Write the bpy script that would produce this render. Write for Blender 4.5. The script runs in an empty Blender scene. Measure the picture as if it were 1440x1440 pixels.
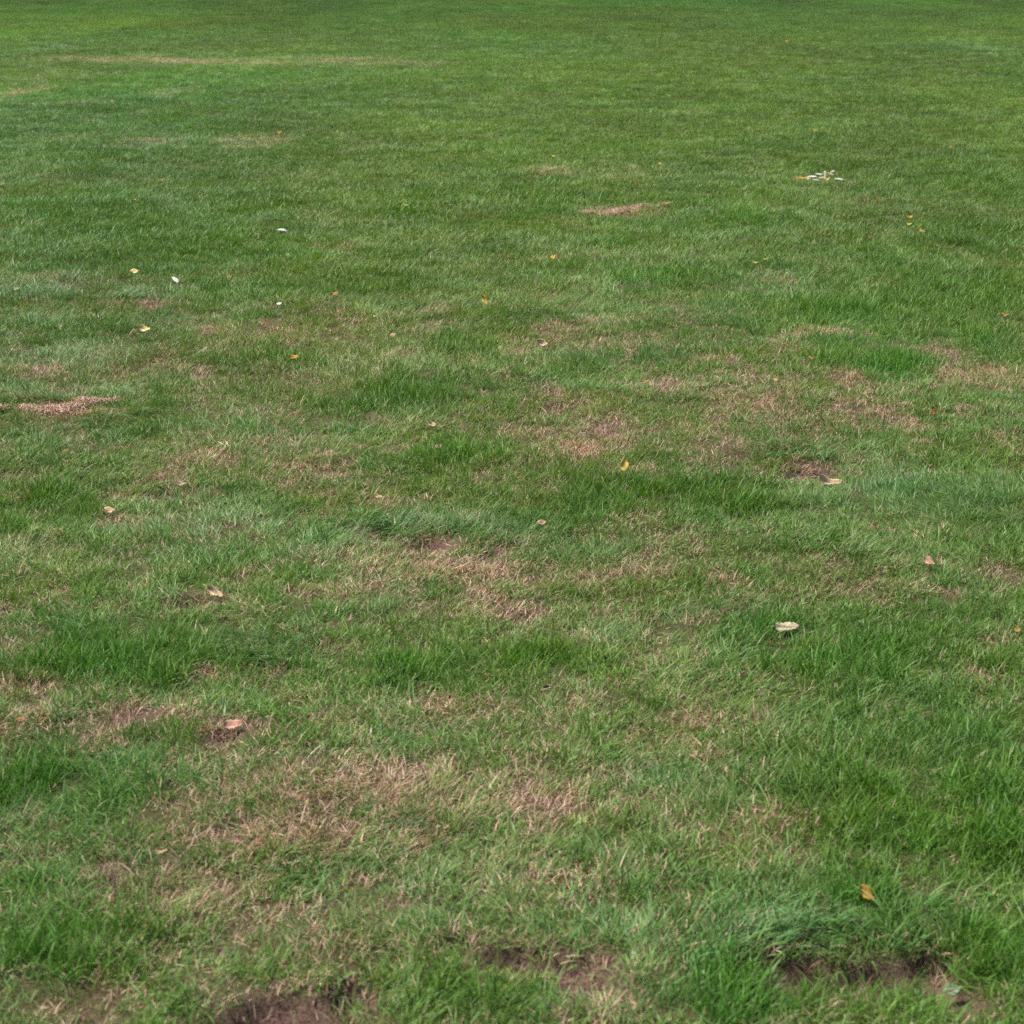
import bpy, math, random
import numpy as np
from mathutils import Vector, Matrix, Euler

rng = np.random.default_rng(11)
random.seed(11)
scene = bpy.context.scene
col = scene.collection

# ------------------------------------------------------------------ camera
CAM_H = 1.5
F_PX = 2700.0                      # focal length for a 1440 px wide frame
HORIZON = -62.0                    # horizon row, a little above the frame
PITCH = math.atan((720 - HORIZON) / F_PX)
cam_d = bpy.data.cameras.new('camera')
cam = bpy.data.objects.new('camera', cam_d)
col.objects.link(cam)
cam.location = (0, 0, CAM_H)
cam.rotation_euler = (math.pi / 2 - PITCH, 0, 0)
cam_d.sensor_width = 36.0
cam_d.lens = F_PX / 1440 * 36
cam_d.clip_start = 0.05
cam_d.clip_end = 2000
cam_d.dof.use_dof = True
cam_d.dof.focus_distance = 6.6
cam_d.dof.aperture_fstop = 9.5
scene.camera = cam

# ------------------------------------------------------------------ world, sun
SUN_EL, SUN_AZ = math.radians(60), math.radians(-72)     # azimuth from +Y towards +X
world = bpy.data.worlds.new('World')
scene.world = world
world.use_nodes = True
wn = world.node_tree
for n in list(wn.nodes):
    wn.nodes.remove(n)
sky = wn.nodes.new('ShaderNodeTexSky')
sky.sky_type = 'NISHITA'
sky.sun_disc = False
sky.sun_elevation = SUN_EL
sky.sun_rotation = SUN_AZ
sky.air_density = 1.0
sky.dust_density = 3.0
sky.ozone_density = 1.0
bg = wn.nodes.new('ShaderNodeBackground')
bg.inputs['Strength'].default_value = 0.09
wo = wn.nodes.new('ShaderNodeOutputWorld')
wn.links.new(sky.outputs[0], bg.inputs[0])
wn.links.new(bg.outputs[0], wo.inputs[0])
sun_d = bpy.data.lights.new('sun', 'SUN')
sun_d.energy = 4.3
sun_d.angle = math.radians(6)
sun_d.color = (1.0, 0.94, 0.85)
sun = bpy.data.objects.new('sun', sun_d)
col.objects.link(sun)
sd = Vector((math.sin(SUN_AZ) * math.cos(SUN_EL), math.cos(SUN_AZ) * math.cos(SUN_EL), math.sin(SUN_EL)))
sun.rotation_euler = sd.to_track_quat('Z', 'Y').to_euler()
sun.location = (0, 0, 30)
scene.view_settings.view_transform = 'Standard'
scene.view_settings.look = 'None'
scene.view_settings.gamma = 1
scene.view_settings.exposure = 0.90
scene.cycles.max_bounces = 6
scene.cycles.diffuse_bounces = 3
scene.cycles.transmission_bounces = 4
scene.cycles.use_denoising = False
scene.cycles.denoiser = 'OPENIMAGEDENOISE'
scene.cycles.denoising_input_passes = 'RGB_ALBEDO_NORMAL'
scene.cycles.denoising_prefilter = 'FAST'

# ------------------------------------------------------------------ numbers
def ground_xy(u, v):
    """where the lawn at this place of the survey picture (1440 px) lies, in metres"""
    xn, yn = (u - 720) / F_PX, (720 - v) / F_PX
    c, s = math.cos(PITCH), math.sin(PITCH)
    dy, dz = c + yn * s, -s + yn * c
    t = -CAM_H / dz
    return xn * t, dy * t

_tab = np.random.default_rng(5).random((256, 256))
def vnoise(x, y, sx=0):
    xi, yi = np.floor(x).astype(np.int64), np.floor(y).astype(np.int64)
    fx, fy = x - xi, y - yi
    fx, fy = fx * fx * (3 - 2 * fx), fy * fy * (3 - 2 * fy)
    a = (xi + sx * 37) & 255; b = (yi + sx * 91) & 255
    a1, b1 = (a + 1) & 255, (b + 1) & 255
    return (_tab[a, b] * (1 - fx) + _tab[a1, b] * fx) * (1 - fy) + (_tab[a, b1] * (1 - fx) + _tab[a1, b1] * fx) * fy
def fbm(x, y, scale, oct=3, seed=0):
    t, a, n = 0, 1.0, 0
    for k in range(oct):
        t = t + a * (vnoise(x / scale * 2 ** k + 17.3 * k, y / scale * 2 ** k + 5.1 * k, seed + k) - .5) * 2
        n += a; a *= .55
    return t / n
def sstep(a, b, x):
    t = np.clip((x - a) / (b - a), 0, 1)
    return t * t * (3 - 2 * t)

# worn, bare, lush and flattened patches of the lawn: (u, v, half width, half height, amount)
DRY = [(430,1130,280,120,.70),(110,1010,160,70,.64),(800,1120,190,70,.58),(1050,575,350,62,.52),(800,605,190,52,.50),(340,650,190,55,.54),
 (620,810,300,65,.54),(600,1010,200,50,.58),(250,1270,240,60,.58),(780,1230,220,40,.50),(850,480,230,36,.46),(350,480,190,36,.44),(1250,820,220,50,.36),
 (300,88,290,7,.85),(240,87,90,6,.9),(480,88,150,6,.75),(90,104,90,10,.35),(30,127,28,8,.95),(235,128,42,7,.95),
 (355,200,75,8,.9),(210,200,60,7,.75),(110,195,80,7,.4),(60,147,70,5,.4),(520,205,70,18,.3),(750,140,60,9,.3),
 (1180,16,70,4,.5),(1140,90,60,5,.25),
 (780,243,42,7,.75),(845,247,30,7,.5),(905,247,50,12,.35),(880,296,65,8,.9),(930,290,16,6,.8),(800,312,40,8,.4),
 (930,343,60,14,.5),(1240,282,50,6,.45),(1160,266,70,9,.4),(490,345,60,7,.5),(660,220,50,8,.35),(540,255,60,8,.3),
 (60,395,60,10,.4),(130,397,40,8,.35),(215,430,26,6,.8),(300,460,40,9,.55),(380,460,42,12,.65),(330,490,40,8,.45),
 (285,525,32,8,.75),(60,520,60,11,.55),(75,577,82,8,.9),(110,612,50,10,.45),(30,690,40,28,.6),(240,672,58,12,.85),
 (180,692,40,10,.6),(350,645,62,24,.55),(390,615,60,18,.5),(430,580,50,14,.4),(155,722,16,8,.8),(620,440,30,9,.55),
 (600,465,52,11,.65),(720,490,32,18,.75),(560,500,60,9,.6),(660,515,40,9,.55),(790,467,70,13,.65),(830,455,32,9,.65),
 (920,490,60,13,.6),(960,545,60,9,.75),(870,592,72,18,.6),(845,600,42,11,.75),(820,632,40,13,.75),(1150,472,62,8,.85),
 (1080,492,60,13,.6),(1185,537,40,13,.75),(1060,570,82,16,.65),(1200,582,84,18,.7),(1000,512,50,11,.6),(1330,500,40,13,.65),
 (1390,532,72,16,.85),(1260,402,60,11,.45),(1180,377,50,11,.4),(1100,397,40,11,.5),(1110,657,75,14,.9),(1290,602,50,14,.6),
 (1400,612,50,14,.6),(900,660,70,14,.4),(640,600,120,20,.35),(600,700,70,12,.4),(540,705,40,14,.55),
 (600,757,56,8,.8),(640,787,46,9,.9),(695,797,34,10,.85),(730,857,50,14,.95),(695,832,44,12,.75),(830,815,42,14,.85),
 (900,802,60,14,.55),(300,838,62,14,.8),(335,815,50,11,.65),(230,802,50,18,.55),(80,832,40,12,.6),(70,782,40,14,.55),
 (40,902,60,24,.6),(20,962,52,20,.8),(75,1002,75,24,.75),(180,1002,60,17,.65),(285,942,32,13,.85),(430,972,62,19,.6),
 (335,1022,52,17,.8),(475,1012,72,19,.65),(120,1042,82,23,.65),(245,1102,32,12,.65),(255,1135,52,15,.75),(330,1152,46,14,.98),
 (362,1187,56,13,.95),(285,1182,62,17,.8),(420,1112,84,24,.75),(570,1190,66,24,.9),(530,1160,52,19,.75),(605,1182,32,24,.85),
 (500,1252,42,18,.65),(165,1235,44,18,.85),(205,1292,62,18,.65),(60,1192,42,14,.65),(820,1102,72,14,.65),(800,1122,42,14,.75),
 (900,1072,62,18,.55),(980,1062,42,17,.85),(960,1040,32,11,.75),(970,1010,52,18,.55),(760,1052,62,17,.55),(600,1002,84,18,.55),
 (500,1002,60,14,.55),(1100,1152,84,23,.55),(1060,1182,52,18,.6),(850,1202,42,10,.55),(740,1232,52,11,.55),(1330,832,36,11,.8),
 (1420,812,28,13,.75),(1240,842,32,10,.65),(1010,812,52,11,.55),(1380,802,42,11,.55),(1240,1002,32,11,.55),(1380,952,42,14,.55),
 (1280,1245,42,13,.6),(860,1398,62,9,.6),(1310,1345,42,11,.7),(330,1260,200,60,.45),(650,1110,200,50,.4),(250,1360,120,20,.4),
 (700,1260,160,25,.35),(560,880,120,20,.4),(480,900,80,16,.4),(420,880,60,12,.35),(880,860,70,16,.4),(1000,960,60,14,.35),
 (560,620,90,12,.35),(450,690,80,14,.35),(760,560,80,16,.4),(1000,600,90,14,.45),(330,560,60,10,.3),(150,760,60,12,.35),
 (0,850,50,18,.5),(690,990,90,14,.4),(1180,860,60,12,.35),(1100,740,70,12,.35),(940,760,70,12,.4)]
BARE = [(215,430,20,4,.6),(285,523,20,4,.5),(240,690,40,6,.6),(250,660,20,5,.5),(1110,662,52,8,.68),(1040,640,28,5,.6),(1160,660,34,5,.7),
 (600,756,40,5,.75),(540,744,26,5,.65),(690,770,26,5,.68),(730,858,34,6,.68),(265,838,34,6,.85),(330,1162,30,5,.68),(320,1024,22,8,.68),
 (400,1055,18,6,.68),(250,1098,12,6,.7),(450,1226,15,7,.85),(160,1238,22,7,.68),(125,1298,14,6,.8),(1330,832,20,6,.9),(1420,812,14,5,.7),
 (415,1440,125,36,1),(492,1392,34,14,1),(640,1326,34,12,.8),(800,1388,58,16,.9),(740,1350,120,8,.85),(1085,1354,100,10,.9),
 (1215,1362,110,8,.85),(1335,1388,60,16,.66),(1310,1338,34,9,.8),(975,1068,18,8,.6),(120,1434,40,8,.6),(1180,536,22,6,.5),
 (845,603,18,5,.6),(880,620,22,5,.5),(930,540,24,5,.6),(1290,490,24,6,.4),(1330,505,16,5,.5),(470,868,18,5,.4),(200,1002,30,7,.5),
 (60,955,24,8,.5),(30,1000,22,8,.5),(1250,585,14,5,.4),(640,562,20,5,.4),(1100,398,16,4,.4),(870,300,40,4,.6)]
LUSH = [(250,132,60,10,.6),(90,290,90,24,.5),(300,300,120,24,.4),(650,280,120,28,.6),(250,335,200,36,.45),(750,290,80,17,.6),
 (1020,700,84,24,1),(870,702,60,17,.8),(632,490,22,14,1),(690,500,20,10,.5),(950,390,74,17,.85),(1060,460,50,10,.4),(1180,440,72,19,.7),
 (1235,520,62,19,.8),(1320,402,120,36,.55),(1380,252,120,36,.55),(1400,332,80,28,.55),(560,562,84,19,.75),(480,572,62,18,.6),
 (650,640,62,15,.6),(60,702,74,21,.85),(30,742,62,19,.85),(105,720,60,18,.7),(170,932,112,36,1),(280,882,62,19,.9),(200,902,84,28,.85),
 (232,1042,34,14,.95),(40,1102,64,28,1),(180,1122,60,24,.65),(60,1352,124,46,.8),(160,1322,60,24,.8),(20,1252,50,28,.6),
 (740,922,104,21,.9),(570,946,42,15,.85),(1060,882,52,18,.7),(1230,922,142,34,.6),(1150,922,84,23,.7),(1220,1132,122,56,.9),
 (1355,1182,104,56,.95),(1385,1052,84,38,.6),(1400,1122,60,28,.7),(1030,1400,74,46,1),(660,1412,124,22,.6),(1410,1352,62,36,.7),
 (900,990,32,11,.6),(780,1412,70,16,.6),(1180,500,40,14,.5),(960,330,60,14,.35),(160,470,90,18,.5),(330,410,80,18,.5),(560,400,120,26,.5),
 (390,505,40,12,.6),(840,380,60,12,.4),(1370,480,50,14,.6),(1080,310,60,16,.4),(880,1285,70,18,.4),(1230,1260,60,18,.6)]
COOL = [(150,430,82,15,.9),(80,440,62,13,.7),(140,502,122,18,.6),(60,562,84,13,.8),(175,592,84,17,.75),(560,442,62,15,.6),(765,450,62,11,.8),
 (560,522,84,15,.6),(1240,692,142,28,.6),(1350,722,122,36,.7),(1120,632,104,11,.8),(1135,650,44,9,.95),(600,735,94,12,1),(720,752,84,13,.75),
 (460,762,92,17,.65),(350,737,92,18,.7),(250,737,52,18,.65),(340,906,62,13,1),(365,916,44,11,1),(840,896,32,9,1),(1050,850,62,17,.75),
 (665,932,42,11,.7),(1250,782,122,28,.55),(660,1152,42,11,.7),(450,1182,62,14,.6),(420,1322,84,23,.7),(700,1292,152,36,.5),(1100,1322,104,23,.75),
 (580,1332,84,18,.7),(850,1322,104,23,.65),(820,1422,62,28,.7),(60,70,30,30,.4),(390,215,120,12,.45),(520,200,60,16,.4),(160,210,130,18,.4),
 (100,150,120,16,.35),(520,150,140,14,.35),(1160,110,120,10,.35),(1350,70,120,10,.4),(990,160,60,6,.4),(60,410,70,14,.5),(1000,240,120,18,.3),
 (680,560,70,14,.4),(480,640,90,18,.4),(950,620,60,12,.5),(1090,600,80,12,.5),(1400,680,60,20,.5),(140,660,60,14,.4)]
CH = {}
for key, lst in (('dry', DRY), ('bare', BARE), ('lush', LUSH), ('cool', COOL)):
    out = []
    for (u, v, ru, rv, a) in lst:
        cx, cy = ground_xy(u, v)
        rx = abs(ground_xy(u + ru, v)[0] - cx)
        far = ground_xy(u, max(v - rv, HORIZON + 20))[1]
        near = ground_xy(u, v + rv)[1]
        if key == 'bare': near -= .020 * cy          # low turf stands in front of every hollow
        if key == 'dry': near -= .006 * cy
        out.append((cx, (far + near) / 2 if key in ('bare', 'dry') and cy < 12 else cy, rx, (far - near) / 2, a))
    CH[key] = out

def field(key, x, y):
    res = np.zeros_like(x)
    n1, n2, n3 = fbm(x, y, .07, 2, 3), fbm(x, y, .22, 3, 4), fbm(x, y * .5, 1.0, 3, 6)
    for cx, cy, rx, ry, a in CH[key]:
        m = np.nonzero((np.abs(x - cx) < 2.0 * rx) & (np.abs(y - cy) < 2.0 * ry))[0]
        if not len(m):
            continue
        r = math.sqrt(rx * ry)
        nn = n1[m] * .7 + n2[m] * .3 if r < .09 else (n2[m] * .65 + n1[m] * .35 if r < .35 else n3[m] * .6 + n2[m] * .4)
        d = np.sqrt(((x[m] - cx) / rx) ** 2 + ((y[m] - cy) / ry) ** 2) * (1 + .75 * nn)
        w = a * ((1 - sstep(.0, 1.7, d)) if key in ('lush', 'cool') else (1 - sstep(.2, 1.5, d)) if key == 'dry' else (1 - sstep(.5, 1.3, d)))
        res[m] = np.maximum(res[m], w)
    return res

def fields(x, y):
    dry, bare, lush, cool = (field(k, x, y) for k in ('dry', 'bare', 'lush', 'cool'))
    near = 1 - sstep(6, 12, y)
    mid = 1 - sstep(9, 20, y)
    n = fbm(x, y, .16, 3, 21); nb = fbm(x, y, .9, 3, 25); nf = fbm(x, y * .35, 3.0, 3, 31)
    base = .02 + .10 * mid + .12 * near * (1 - .6 * sstep(.35, .8, x / np.maximum(y, 1) * 4)) + .26 * near * n + .18 * mid * nb + .05 * nf
    n = n + .55 * fbm(x, y, .075, 2, 23)
    dry = np.clip(np.maximum(dry * ((.92 + .75 * n) * near + (1 - near) * .74 + .8 * (1 - near) * fbm(x, y * .6, .6, 3, 27)), base) - .30 * lush * (1 - dry), 0, 1)
    bare = np.clip(np.maximum(bare, .6 * near * sstep(.55, .8, fbm(x, y, .11, 2, 44) * .8 + .35 * dry - .3 * lush)), 0, 1)
    cool = np.clip(cool * .85 + (.18 + .46 * fbm(x, y, .30, 3, 51)) * mid + .22 * nf - .2 * lush, 0, 1)
    lush = np.clip(lush * (.75 + .5 * fbm(x, y, .10, 2, 63)) + (.16 + .42 * fbm(x, y, .34, 3, 61) + .25 * fbm(x, y, .09, 2, 65)) * mid * (1 - .8 * dry), 0, 1)
    return dry, bare, lush, cool

def height(x, y, f=None):
    dry, bare, lush, cool = f if f is not None else fields(x, y)
    z = .018 * fbm(x, y, 1.4, 2, 71) + .010 * fbm(x, y, .33, 2, 73) + .004 * fbm(x, y, .06, 2, 75)
    z = z + .07 * sstep(10, 30, y) * fbm(x, y, 6, 3, 77) + .02 * sstep(8, 14, y) * fbm(x, y, 1.1, 2, 79)
    z = z - .034 * sstep(.45, .95, field('bare', x, y)) - .006 * bare + .010 * cool * (1 - bare) + .006 * lush
    return z

# ------------------------------------------------------------------ materials
def new_mat(name):
    m = bpy.data.materials.new(name); m.use_nodes = True
    nt = m.node_tree
    for n in list(nt.nodes): nt.nodes.remove(n)
    return m, nt, nt.nodes, nt.links
def mixc(nt, fac, a, b, mode='MIX'):
    n = nt.nodes.new('ShaderNodeMix'); n.data_type = 'RGBA'; n.blend_type = mode
    for s, v in ((n.inputs[0], fac), (n.inputs[6], a), (n.inputs[7], b)):
        if hasattr(v, 'default_value'): nt.links.new(v, s)
        else: s.default_value = v if not isinstance(v, tuple) else (*v, 1)[:4]
    return n.outputs[2]
def math_n(nt, op, a, b=None, clamp=False):
    n = nt.nodes.new('ShaderNodeMath'); n.operation = op; n.use_clamp = clamp
    for s, v in ((n.inputs[0], a), (n.inputs[1], b)):
        if v is None: continue
        if hasattr(v, 'default_value'): nt.links.new(v, s)
        else: s.default_value = v
    return n.outputs[0]
def attr(nt, name, kind='GEOMETRY'):
    n = nt.nodes.new('ShaderNodeAttribute'); n.attribute_type = kind; n.attribute_name = name
    return n

def blade_material():
    m, nt, N, L = new_mat('grass_blade')
    gc = attr(nt, 'gcol', 'INSTANCER').outputs['Color']
    dry = attr(nt, 'dry', 'INSTANCER').outputs['Fac']
    bv = attr(nt, 'bv').outputs['Fac']; bw = attr(nt, 'bw').outputs['Fac']; bt = attr(nt, 'bt').outputs['Fac']
    # blade to blade variety of living green
    g1 = mixc(nt, bw, (.72, .77, .70), (1.30, 1.24, 1.28))
    green = mixc(nt, 1.0, gc, g1, 'MULTIPLY')
    straw = mixc(nt, bw, (.24, .125, .078), (.59, .415, .285))
    straw = mixc(nt, attr(nt, 'gcol', 'INSTANCER').outputs['Alpha'], straw, (.52, .44, .27))
    isdry = math_n(nt, 'LESS_THAN', bv, dry)
    # sheaths at the foot of a blade are pale straw, tips of mown blades a little bleached
    foot = math_n(nt, 'MULTIPLY', math_n(nt, 'SUBTRACT', 1.0, math_n(nt, 'MULTIPLY', bt, 3.2), True), .38)
    green = mixc(nt, foot, green, (.20, .16, .075))
    tip = math_n(nt, 'MULTIPLY', math_n(nt, 'SUBTRACT', bt, .86, True), 1.4)
    green = mixc(nt, tip, green, (.30, .27, .13))
    c = mixc(nt, isdry, green, straw)
    p = N.new('ShaderNodeBsdfPrincipled')
    L.new(c, p.inputs['Base Color'])
    p.inputs['Roughness'].default_value = .48
    p.inputs['Specular IOR Level'].default_value = .28
    t = N.new('ShaderNodeBsdfTranslucent')
    L.new(mixc(nt, 1.0, c, (1.05, 1.25, .6), 'MULTIPLY'), t.inputs['Color'])
    mx = N.new('ShaderNodeMixShader'); mx.inputs[0].default_value = .22
    L.new(p.outputs[0], mx.inputs[1]); L.new(t.outputs[0], mx.inputs[2])
    o = N.new('ShaderNodeOutputMaterial'); L.new(mx.outputs[0], o.inputs[0])
    return m

def straw_material(name, kind):
    m, nt, N, L = new_mat(name)
    bw = attr(nt, 'bw').outputs['Fac']
    c = mixc(nt, bw, (.21, .112, .074), (.60, .42, .305))
    if kind:
        g = attr(nt, 'gcol', 'INSTANCER').outputs['Color']
        c = mixc(nt, 1.0, c, g, 'MULTIPLY')
    p = N.new('ShaderNodeBsdfPrincipled'); L.new(c, p.inputs['Base Color'])
    p.inputs['Roughness'].default_value = .6; p.inputs['Specular IOR Level'].default_value = .3
    o = N.new('ShaderNodeOutputMaterial'); L.new(p.outputs[0], o.inputs[0])
    return m

def ground_material():
    m, nt, N, L = new_mat('soil_and_thatch')
    tc = N.new('ShaderNodeTexCoord')
    def noise(scale, detail, rough=.6):
        n = N.new('ShaderNodeTexNoise'); n.inputs['Scale'].default_value = scale
        n.inputs['Detail'].default_value = detail; n.inputs['Roughness'].default_value = rough
        L.new(tc.outputs['Object'], n.inputs['Vector']); return n.outputs['Fac']
    def ramp(f, a, b):
        r = N.new('ShaderNodeMapRange'); r.inputs[1].default_value = a; r.inputs[2].default_value = b
        L.new(f, r.inputs[0]); return r.outputs[0]
    fine, mid, big = noise(230, 5), noise(28, 4), noise(1.1, 4)
    soil = mixc(nt, ramp(fine, .35, .68), (.066, .038, .031), (.20, .118, .097))
    thatch = mixc(nt, ramp(fine, .38, .64), (.040, .028, .014), (.135, .092, .055))
    bare = attr(nt, 'bare').outputs['Fac']
    c = mixc(nt, bare, thatch, soil)
    moss = mixc(nt, ramp(fine, .3, .7), (.020, .045, .008), (.055, .10, .02))
    lush = attr(nt, 'lush').outputs['Fac']
    c = mixc(nt, math_n(nt, 'MULTIPLY', ramp(mid, .25, .5), lush), c, moss)
    c = mixc(nt, math_n(nt, 'MULTIPLY', ramp(big, .35, .7), .25), c, (.09, .06, .04))
    p = N.new('ShaderNodeBsdfPrincipled'); L.new(c, p.inputs['Base Color'])
    p.inputs['Roughness'].default_value = .95; p.inputs['Specular IOR Level'].default_value = .15
    b = N.new('ShaderNodeBump'); b.inputs['Strength'].default_value = .9; b.inputs['Distance'].default_value = .008
    L.new(math_n(nt, 'ADD', fine, math_n(nt, 'MULTIPLY', mid, 1.5)), b.inputs['Height'])
    L.new(b.outputs[0], p.inputs['Normal'])
    o = N.new('ShaderNodeOutputMaterial'); L.new(p.outputs[0], o.inputs[0])
    return m

M_BLADE = blade_material()
M_STRAW = straw_material('dead_straw', True)
M_CLIP = straw_material('dry_clippings', False)
M_GROUND = ground_material()

def mesh_np(name, verts, faces, attrs=None, mat=None, smooth=True):
    """faces: list of (M,k) int arrays"""
    me = bpy.data.meshes.new(name)
    me.vertices.add(len(verts)); me.vertices.foreach_set('co', np.ascontiguousarray(verts, dtype=np.float32).ravel())
    nl = sum(f.size for f in faces); npoly = sum(len(f) for f in faces)
    if npoly:
        me.loops.add(nl); me.polygons.add(npoly)
        me.loops.foreach_set('vertex_index', np.concatenate([f.ravel() for f in faces]).astype(np.int32))
        tot = np.concatenate([np.full(len(f), f.shape[1]) for f in faces])
        st = np.concatenate([[0], np.cumsum(tot)[:-1]]).astype(np.int32)
        me.polygons.foreach_set('loop_start', st)
        me.polygons.foreach_set('use_smooth', np.full(npoly, smooth))
    for k, (ty, arr) in (attrs or {}).items():
        a = me.attributes.new(k, ty, 'POINT')
        pr = {'FLOAT': 'value', 'INT': 'value', 'FLOAT_VECTOR': 'vector', 'FLOAT_COLOR': 'color'}[ty]
        a.data.foreach_set(pr, np.ascontiguousarray(arr).ravel())
    me.update(calc_edges=True)
    if mat: me.materials.append(mat)
    return me
def link(name, me, parent=None, **props):
    o = bpy.data.objects.new(name, me); col.objects.link(o)
    if parent: o.parent = parent
    for k, v in props.items(): o[k] = v
    return o

# ------------------------------------------------------------------ ground: one sheet, finer where the lawn is close
rows = [-6.0]
while rows[-1] < 700:
    y = rows[-1]
    rows.append(y + (.5 if y < 1.5 else .014 if y < 5 else .014 * (y / 5) ** 1.35))
rows = np.array(rows)
us = np.linspace(-1, 1, 261)
us = us * (.55 + .45 * np.abs(us) ** 5) / 1.0
W = np.where(rows < 1.5, 1.5, rows) * .62 + .6
W = np.where(rows > 80, W + (rows - 80) * 1.5, W)
X = us[None, :] * W[:, None] * 1.3
X[:, 0] -= 60; X[:, -1] += 60
Y = np.repeat(rows[:, None], len(us), 1)
gx, gy = X.ravel(), Y.ravel()
gf = fields(gx, gy)
gz = height(gx, gy, gf) * (1 - sstep(150, 300, gy))
nr, nc = X.shape
ii = np.arange(nr * nc).reshape(nr, nc)
quads = np.stack([ii[:-1, :-1], ii[:-1, 1:], ii[1:, 1:], ii[1:, :-1]], -1).reshape(-1, 4)
green_under = np.clip(.55 + .6 * gf[2] + .5 * sstep(6, 18, gy) - gf[0] * .9, 0, 1) * (1 - gf[1])
gm = mesh_np('ground', np.stack([gx, gy, gz], 1), [quads],
             {'bare': ('FLOAT', np.clip(gf[1] * 1.3, 0, 1).astype(np.float32)), 'lush': ('FLOAT', green_under.astype(np.float32))}, M_GROUND)
ground = link('ground', gm, kind='structure')

def zat(x, y):
    return float(height(np.array([x], float), np.array([y], float))[0])

# ------------------------------------------------------------------ fallen things: where they lie (used to press the grass flat below them)
# (kind, u, v, length m, width m, heading deg, tilt deg, roll deg, colour, curl, label)
LEAVES = []
def LF(*a): LEAVES.append(a)

# ------------------------------------------------------------------ grass prototypes
def tuft(n, R, l0, l1, t0, t1, bend, w, comb, levels, seed):
    r = np.random.default_rng(seed)
    s = np.linspace(0, 1, levels)
    rad = R * np.sqrt(r.random(n)); th = r.random(n) * 2 * math.pi
    bx, by = rad * np.cos(th), rad * np.sin(th)
    if comb > 0: az = r.normal(0, comb, n)
    else: az = r.random(n) * 2 * math.pi
    bvn = r.random(n)
    Ln = (l0 + (l1 - l0) * r.random(n) ** 1.3) * (.45 + .66 * bvn)
    tilt0 = t0 + (t1 - t0) * r.random(n)
    bd = bend * (.35 + r.random(n))
    ww = w * (.6 + .7 * r.random(n)) * .5
    tw = r.normal(0, .5, n)
    V = np.zeros((n, levels, 2, 3)); px = np.zeros(n); pz = np.zeros(n)
    bt = np.zeros((n, levels, 2))
    for k in range(levels):
        if k:
            ds = Ln * (s[k] - s[k - 1]); tt = tilt0 + bd * (s[k] + s[k - 1]) / 2
            px = px + ds * np.sin(tt); pz = pz + ds * np.cos(tt)
        cx, cy = bx + px * np.cos(az), by + px * np.sin(az)
        a = az + math.pi / 2 + tw * s[k]
        hw = ww * (1.0 if s[k] < .45 else (1 - s[k]) / .55 * .92 + .08) * (.75 + .25 * min(1, s[k] * 4))
        for e, sg in ((0, -1), (1, 1)):
            V[:, k, e, 0] = cx + sg * hw * np.cos(a); V[:, k, e, 1] = cy + sg * hw * np.sin(a)
            V[:, k, e, 2] = pz - .004 + sg * hw * .35 * np.sin(tw * 2)
        bt[:, k] = s[k]
    idx = np.arange(n * levels * 2).reshape(n, levels, 2)
    F = np.stack([idx[:, :-1, 0], idx[:, :-1, 1], idx[:, 1:, 1], idx[:, 1:, 0]], -1).reshape(-1, 4)
    bv = np.repeat(bvn, levels * 2); bw = np.repeat(r.random(n), levels * 2)
    return V.reshape(-1, 3), F, bt.ravel(), bv, bw

PROT = []      # (verts, faces, bt, bv, bw)
def add_protos(k, *a):
    first = len(PROT)
    for q in range(k): PROT.append(tuft(*a, seed=100 + len(PROT)))
    return first
#                       n   R     l0   l1   t0   t1   bend  w      comb lev
P_LUSH = add_protos(5, 18, .024, .036, .074, .02, .70, .80, .0020, 0, 5)
P_MIX = add_protos(6, 20, .028, .022, .062, .05, 1.05, 1.0, .0017, 0, 5)
P_COMB = add_protos(5, 17, .028, .034, .080, .35, 1.15, .85, .0019, .65, 5)
P_SHORT = add_protos(4, 18, .026, .014, .040, .05, 1.2, .8, .0016, 0, 4)
P_MID = add_protos(6, 42, .055, .028, .062, .05, .8, .8, .0026, 0, 4)
P_MIDC = add_protos(4, 42, .055, .034, .066, .35, 1.05, .6, .0026, .6, 4)
P_FAR = add_protos(5, 150, .16, .030, .062, .03, .75, .7, .0045, 0, 3)
N_GRASS = len(PROT)

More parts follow.
